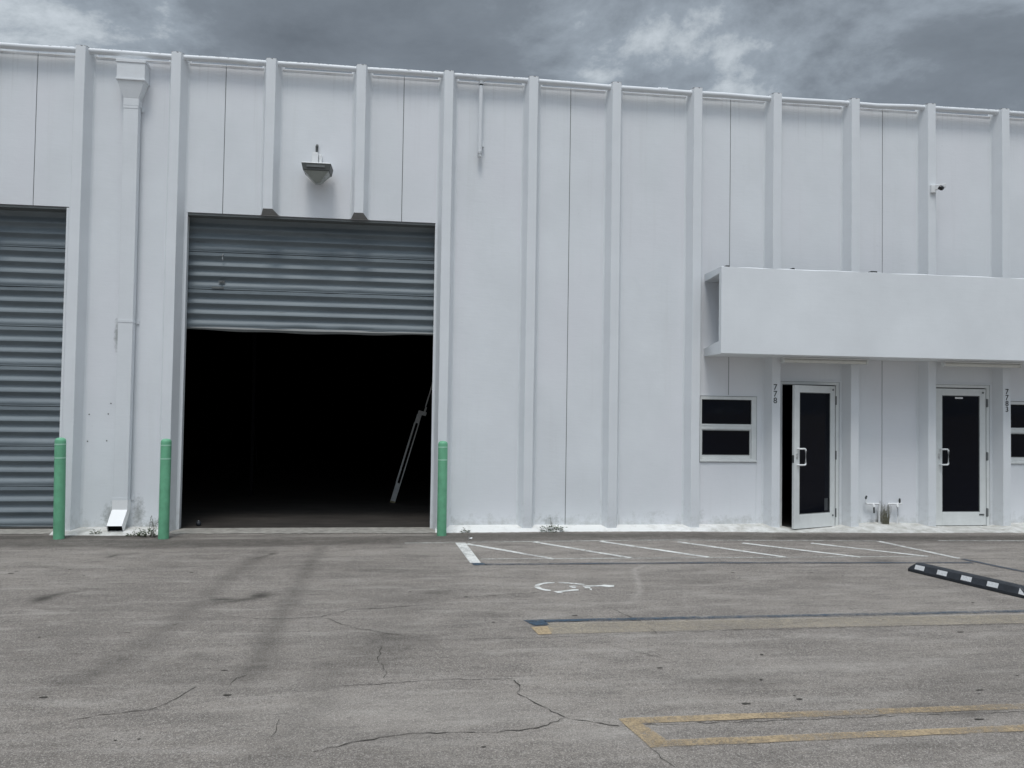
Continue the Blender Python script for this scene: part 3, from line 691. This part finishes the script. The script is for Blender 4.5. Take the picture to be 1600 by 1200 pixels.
bm = bmesh.new(); tube(bm, [(3.068, .155, 5.19), (3.068, .155, 5.315), (3.068, .185, 5.34)], .019, 10); P('conduit', bm, LAMPG, smooth=40)

SC = empty('security_camera', 'small white security camera with black lens, on a rib high above the canopy', 'camera', (12.235, 0, 5.09))
bm = bmesh.new(); box(bm, -.065, .005, -.035, 0, -.02, .10); obj('mount', bm, METAL_W, SC, bevel=.008)
bm = bmesh.new(); loft(bm, [[(.0,-.05,.02),(.0,-.0,.02),(.0,.0,.10),(.0,-.05,.10)], [(.10,-.14,.045),(.13,-.06,.045),(.13,-.06,.10),(.10,-.14,.10)]]); obj('body', bm, METAL_W, SC, bevel=.008)
bm = bmesh.new(); tube(bm, [(.03,-.08,.055), (.052,-.105,.03), (.064,-.12,.015)], [.032, .036, .022], 14); obj('lens', bm, simple('lens_black', (.01,.01,.012), .15), SC, smooth=50)

for i, (xa, xb_, lab) in enumerate(((9.775, 11.10, 'white strip light under the canopy above the half-open entry door'), (12.30, 13.58, 'white strip light under the canopy above the closed entry door'))):
    L = empty('strip_light', lab, 'strip light', ((xa+xb_)/2, -.10, 2.522), group='strip lights under the canopy'); h = (xb_-xa)/2
    bm = bmesh.new(); loft(bm, [rect(-h, h, -.05, .05, -.004), rect(-h, h, -.05, .05, -.022)]); obj('housing', bm, METAL_W, L, bevel=.003)
    bm = bmesh.new(); tube(bm, [(-h+.03, 0, -.052), (h-.03, 0, -.052)], .028, 14); obj('tube_cover', bm, simple('cover_plastic', (.72, .72, .68), .35, 0, .05), L, smooth=40)
    for s in (-1, 1):
        bm = bmesh.new(); box(bm, s*h-.028 if s > 0 else -h, h if s > 0 else -h+.028, -.034, .034, -.083, -.022); obj('end_cap', bm, ALU, L, bevel=.006)

def glyphs(parent, chars, step, size):
    for i, ch in enumerate(chars):
        cu = bpy.data.curves.new('digit', 'FONT'); cu.body = ch; cu.size = size; cu.extrude = .0015; cu.offset = .0003; cu.align_x = 'CENTER'
        to = bpy.data.objects.new('tmp', cu); C.objects.link(to); bpy.context.view_layer.update()
        me = bpy.data.meshes.new_from_object(to.evaluated_get(bpy.context.evaluated_depsgraph_get())); C.objects.unlink(to); bpy.data.objects.remove(to)
        me.materials.clear(); me.materials.append(BLACKP)
        o = bpy.data.objects.new('digit', me); link(o, parent); o.rotation_euler = (math.pi/2, 0, 0); o.location = (0, -.003, -step*i)
Hn = empty('house_number', 'black number 778 reading downwards on the rib beside the half-open door', 'house number', (9.722, 0, 2.045), group='house numbers on the ribs'); glyphs(Hn, '778', .098, .118)
Hn = empty('house_number', 'black number 7783 reading downwards on the rib beside the closed door', 'house number', (13.436, 0, 2.045), group='house numbers on the ribs'); glyphs(Hn, '7783', .090, .112)

# two outdoor taps
for k, (x, s, lab) in enumerate(((11.436, -1, 'left tap on thin white bent pipe with a dark nozzle, low on the wall'), (11.578, 1, 'right tap on thin white bent pipe with a pale drip hose, low on the wall'))):
    W = empty('outdoor_tap', lab, 'tap', (x, .12, .03), group='outdoor taps between the entry doors')
    ex = .215
    bm = bmesh.new(); tube(bm, bend([(0, 0, 0), (0, 0, .335), (s*ex, 0, .335)] + ([(s*ex, 0, .40)] if s < 0 else []), .02, 3), .014, 10); obj('pipe', bm, METAL_W, W, smooth=50)
    bm = bmesh.new(); tube(bm, [(s*(ex-.0), -.0, .33 if s > 0 else .38), (s*(ex+.004), .0, .42), (s*(ex-.01), .0, .455)], [.012, .016, .012], 10) if s < 0 else tube(bm, [(s*(ex-.03), 0, .345), (s*(ex-.03), 0, .375), (s*(ex-.03), 0, .415)], [.010, .017, .012], 10); obj('valve_handle', bm, DARK, W, smooth=50)
    bx = -.10 if s < 0 else .14
    bm = bmesh.new(); tube(bm, [(bx, 0, .335), (bx, -.015, .305), (bx, -.02, .285)], [.016, .022, .019], 10); obj('spigot', bm, METAL_W, W, smooth=50)
    if s < 0:
        bm = bmesh.new(); tube(bm, [(bx, -.02, .285), (bx+.003, -.02, .20)], .013, 10); obj('nozzle', bm, DARK, W, smooth=50)
    else:
        bm = bmesh.new(); tube(bm, [(bx, -.02, .285), (bx+.004, -.02, .15), (bx-.01, -.02, .03)], .007, 8); obj('hose', bm, METAL_W, W, smooth=50)

# ------------------------------------------------------------------ weeds
def leaf(bm, p, d, L, w, droop=.3):
    p = Vector(p); d = Vector(d).normalized(); s = d.cross(Vector((0,0,1)));
    if s.length < .01: s = Vector((1,0,0))
    s.normalize(); a = bm.verts.new(p); m = p+d*L*.5; e = p+d*L+Vector((0,0,-droop*L))
    l = bm.verts.new(m+s*w); r = bm.verts.new(m-s*w); t = bm.verts.new(e)
    bm.faces.new((a, r, t)); bm.faces.new((a, t, l))
def weed(x, y, h, spread, nl, stalks, label, name='weed', tallmat=STALK):
    W = empty(name, label, 'weed', (x, y, 0.0))
    bm = bmesh.new()
    for _ in range(nl):
        a = random.uniform(0, 6.28); r = spread*random.random()**.7
        leaf(bm, (r*math.cos(a), r*.45*math.sin(a), random.uniform(.005, h*.7)), (math.cos(a)*1., math.sin(a)*.8, random.uniform(.1, 1.4)), random.uniform(.025, .055), random.uniform(.007, .014))
    obj('foliage', bm, LEAF, W)
    bm = bmesh.new()
    for i in range(stalks):
        a = random.uniform(0, 6.28); hh = random.uniform(.5, 1.)*h*2.2; bx = random.uniform(-.5, .5)*spread
        q = [(bx*.02, 0, 0), (bx+random.uniform(-.02, .02), random.uniform(-.01, .01), hh*.5), (bx+random.uniform(-.05, .05), random.uniform(-.03, .01), hh)]
        tube(bm, q, [.003, .0024, .0015], 5)
        for _ in range(6):
            t = random.uniform(.4, 1); pp = Vector(q[1]).lerp(Vector(q[2]), max(0, t*2-1))
            leaf(bm, pp, (random.uniform(-1, 1), random.uniform(-1, .5), .6), random.uniform(.015, .03), .006)
    obj('stem', bm, tallmat, W)
weed(6.44, -.06, .10, .17, 130, 2, 'largest green weed clump growing at the foot of the blank white wall')
weed(5.215, -.10, .055, .045, 18, 1, 'tiny lone weed at the wall foot right of the open bay')
weed(1.16, -.30, .13, .12, 90, 6, 'straggly weed with tall stalks beside the bollard left of the open bay')
weed(.97, -.24, .05, .13, 46, 2, 'low weed patch between the downspout foot and the green bollard')
weed(.42, -.12, .05, .06, 12, 3, 'thin weed at the wall left of the downspout foot')
G_ = empty('dry_grass_tuft', 'dry brown grass tuft growing between the two taps', 'grass tuft', (11.505, .06, .05))
bm = bmesh.new()
for _ in range(75):
    bx = random.uniform(-.05, .05); h = random.uniform(.10, .32); lean = random.uniform(-.07, .07)
    q = [(bx, random.uniform(-.02, .05), -.02), (bx+lean*.4, random.uniform(-.03, .05), h*.6), (bx+lean, random.uniform(-.04, .05), h)]
    tube(bm, q, [.0028, .0022, .001], 4)
obj('blades', bm, DRY, G_)

# ------------------------------------------------------------------ bollards, wheel stop
def bollard():
    R_ = empty('bollard', '', 'bollard', group='green bollards along the building'); r = .064
    bm = bmesh.new(); lathe(bm, [(r, 0), (r, 1.215), (r*.97, 1.235), (r*.82, 1.252), (r*.5, 1.262), (r*.1, 1.265)]); obj('sleeve', bm, GREEN, R_, smooth=40)
    for z in (1.012, 1.182):
        bm = bmesh.new(); lathe(bm, [(r-.002, z-.009), (r+.0015, z-.008), (r+.0015, z+.008), (r-.002, z+.009)]); obj('tape_band', bm, BAND, R_, smooth=40)
    return R_
b0 = bollard()
def dup(o, parent=None):
    c = o.copy(); C.objects.link(c)
    if parent: c.parent = parent
    for ch in list(o.children): dup(ch, c)
    return c
for i, (x, y_, tl, lab) in enumerate(((.10, -.39, .9, 'green bollard at the right edge of the closed roll-up door'), (1.36, -.42, .0, 'green bollard with weeds at its foot, left of the open bay'), (4.88, -.30, -.3, 'green bollard at the right side of the open bay'))):
    o = b0 if i == 0 else dup(b0); o.location = (x, y_, 0); o.rotation_euler = (0, math.radians(-tl), i*1.1); o['label'] = lab

WS = empty('wheel_stop', 'black rubber wheel stop with white reflective patches lying on the asphalt', 'wheel stop', (9.93+.17+.075, -3.315-.015, 0), math.atan2(-1.11, .32))
L_ = .64
bm = bmesh.new()
def xs(x, k, hz): return [(x, -.078*k, 0), (x, -.078*k, .03), (x, -.052*k, hz*.88), (x, -.038*k, hz), (x, .038*k, hz), (x, .052*k, hz*.88), (x, .078*k, .03), (x, .078*k, 0)]
loft(bm, [xs(-L_, .96, .05), xs(-L_+.075, 1, .10), xs(-L_+.20, 1, .102), xs(0, 1, .102), xs(L_-.20, 1, .102), xs(L_-.075, 1, .10), xs(L_, .96, .05)])
obj('body', bm, RUBBER, WS, bevel=.005)
for x in (-.50, -.235, .035, .31):
    for s in (-1, 1):
        bm = bmesh.new(); n_ = Vector((0, s*.90, .42)).normalized()*.002; q = []
        for xx, t in ((x-.056, .16), (x+.056, .16), (x+.056, .93), (x-.056, .93)):
            yy = (.078+(.052-.078)*t)*s; zz = .03+(.102*.88-.03)*t; q.append((xx, yy+n_.y, zz+n_.z))
        f1 = [bm.verts.new(p) for p in q]; f2 = [bm.verts.new(Vector(p)-n_*.9) for p in q]; bm.faces.new(f1)
        for k in range(4): bm.faces.new((f1[k], f2[k], f2[(k+1)%4], f1[(k+1)%4]))
        obj('reflector', bm, REFL, WS)
for s in (-1, 1):
    bm = bmesh.new(); q = [(L_-.070, s*.0795, .035), (L_-.010, s*.0775, .033), (L_-.022, s*.071, .050), (L_-.070, s*.057, .088)]
    bm.faces.new([bm.verts.new(p) for p in q]); obj('reflector', bm, REFL, WS)

# ------------------------------------------------------------------ things inside the open bay
LP = empty('leaning_pole', 'pale metal pole with a slotted lower half leaning inside the open bay', 'pole', (4.11, 2.95, .014))
a = Vector((0, 0, 0)); d = Vector((.285, .0, 1.0)).normalized(); sd = Vector((d.z, 0, -d.x))
def beam(bm, t0, t1, w, off=0., th=.03):
    c0, c1 = d*t0+sd*off, d*t1+sd*off; r_ = lambda c: [c-sd*w/2+Vector((0,-th/2,0)), c+sd*w/2+Vector((0,-th/2,0)), c+sd*w/2+Vector((0,th/2,0)), c-sd*w/2+Vector((0,th/2,0))]
    loft(bm, [r_(c0), r_(c1)])
bm = bmesh.new(); beam(bm, .03, .36, .088); obj('foot_piece', bm, POLE, LP, bevel=.004)
bm = bmesh.new(); beam(bm, 0, .035, .10, 0, .05); obj('foot_pad', bm, simple('tan_rubber', (.30, .25, .15), .7), LP, bevel=.01)
for s in (-1, 1):
    bm = bmesh.new(); beam(bm, .36, 1.46, .02 if s > 0 else .03, s*.034); obj('rail', bm, POLE, LP)
bm = bmesh.new(); beam(bm, 1.46, 1.62, .082); obj('sleeve', bm, POLE, LP, bevel=.004)
bm = bmesh.new(); beam(bm, 1.62, 1.69, .15, .04, .06); beam(bm, 1.69, 1.78, .035, .075); obj('joint', bm, POLE, LP, bevel=.006)
bm = bmesh.new(); beam(bm, 1.78, 2.10, .022, .062); beam(bm, 2.10, 2.85, .055, .075); obj('upper_rail', bm, POLE, LP)
IP = empty('interior_post', 'dark thin steel post standing inside the left of the open bay', 'post', (1.49, 4.0, .014))
bm = bmesh.new(); box(bm, -.04, .04, -.04, .04, .0, .012); box(bm, -.025, .025, -.03, .03, .012, 4.2); obj('shaft', bm, RUST, IP)
IC = empty('hanging_cord', 'thin dark cord hanging inside the left of the open bay', 'cord', (1.57, 3.6, .6))
bm = bmesh.new(); tube(bm, [(-.05, 0, 3.4), (-.02, 0, 1.6), (0, 0, .85), (.07, 0, .3), (.09, 0, 0)], .006, 6); obj('cord', bm, RUST, IC)
bm = bmesh.new(); box(bm, -.01, .07, -.008, .008, .86, .875); obj('toggle', bm, RUST, IC)
BB = empty('door_stop', 'small black round rubber stop on the floor inside the bay at left', 'door stop', (1.53, .50, .014))
bm = bmesh.new(); lathe(bm, [(.02, 0), (.034, .012), (.036, .034), (.028, .055), (.012, .066)], 16); obj('rubber', bm, RUBBER, BB, smooth=60)
bm = bmesh.new(); lathe(bm, [(.008, .066), (.006, .074)], 10); obj('screw', bm, STEEL, BB)
LT = empty('litter', 'small crumpled white paper scrap on the dark strip by the wall', 'litter', (5.24, -.66, .004))
bm = bmesh.new()
for _ in range(7):
    c = Vector((random.uniform(-.02, .02), random.uniform(-.015, .015), random.uniform(.005, .02))); bm.faces.new([bm.verts.new(c+Vector((random.uniform(-.03, .03), random.uniform(-.02, .02), random.uniform(0, .02)))) for _ in range(3)])
obj('paper', bm, METAL_W, LT)

# ------------------------------------------------------------------ sky, sun, camera
w = bpy.data.worlds.new('World'); S.world = w; w.use_nodes = True
t = w.node_tree; t.nodes.clear(); n = N(t)
el, az = math.radians(68), math.radians(192)            # azimuth from +Y, clockwise
sun_dir = Vector((math.sin(az)*math.cos(el), math.cos(az)*math.cos(el), math.sin(el)))
sky = n('TexSky', sky_type='NISHITA', sun_disc=False, sun_elevation=el, sun_rotation=az, air_density=1., dust_density=1.5, ozone_density=1.).outputs[0]
dv = n('VectorMath', {0: n.coord('Generated')}, operation='NORMALIZE').outputs[0]
s_ = n('SeparateXYZ', {0: dv}).outputs
den = n.math('ADD', n.math('MAXIMUM', s_[2], 0.), .22)
pv = n('CombineXYZ', {0: n.math('DIVIDE', s_[0], den), 1: n.math('DIVIDE', s_[1], den), 2: 0.}).outputs[0]
pv = n('VectorMath', {0: pv, 1: (-3.70, 7.18, 2.)}, operation='ADD').outputs[0]
c1 = n.noise(pv, 1.9, 13, .63, .15); c2 = n.noise(pv, .75, 3, .5, .2)
dens = n.math('ADD', n.math('MULTIPLY', c1, .55), n.math('MULTIPLY', c2, .45))
ramp = n('ValToRGB', {0: dens}); cr = ramp.color_ramp
cr.elements[0].position = .375; cr.elements[0].color = (.84, .90, .94, 1)
cr.elements[1].position = .64; cr.elements[1].color = (.15, .175, .205, 1)
for p_, c_ in ((.412, (.58, .64, .69, 1)), (.442, (.36, .415, .475, 1)), (.50, (.235, .272, .315, 1))):
    e = cr.elements.new(p_); e.color = c_
toward = n('VectorMath', {0: dv, 1: tuple(sun_dir)}, operation='DOT_PRODUCT').outputs['Value']
glow = n.math('ADD', .84, n.math('MULTIPLY', n.math('POWER', n.math('MAXIMUM', toward, 0.), 6.), 4.6))                   # cloud lit through from the side of the sun
cloud = n.mix(1., ramp.outputs[0], n('CombineColor', {0: glow, 1: glow, 2: glow}).outputs[0], 'MULTIPLY')
cloud = n.mix(1., cloud, (10, 10, 10), 'MULTIPLY')
blue = n.mapr(dens, .34, .42, .35, .04)
col = n.mix(blue, cloud, sky)
bg = n('Background', {'Color': col, 'Strength': .1}); ow = n('OutputWorld'); t.links.new(bg.outputs[0], ow.inputs[0])
sl = bpy.data.lights.new('sun', 'SUN'); sl.energy = 1.5; sl.angle = math.radians(16); sl.color = (1, .965, .92)
so = bpy.data.objects.new('sun', sl); C.objects.link(so); so.rotation_euler = sun_dir.to_track_quat('Z', 'Y').to_euler(); so.location = (0, -20, 30)

cam = bpy.data.cameras.new('camera'); co = bpy.data.objects.new('camera', cam); C.objects.link(co); S.camera = co
R_, U_, F_ = Vector((.992554, -.120821, .015442)), Vector((-.018744, -.026241, .999480)), Vector((.120353, .992327, .028311))
M = Matrix((R_, U_, -F_)).transposed().to_4x4(); M.translation = (4.560095, -10.516851, 1.75674); co.matrix_world = M
cam.sensor_width = 36; cam.lens = 1180/1600*36; cam.clip_start = .05; cam.clip_end = 1500
v = S.view_settings; v.view_transform = 'Standard'; v.look = 'None'; v.exposure = .08; v.gamma = 1
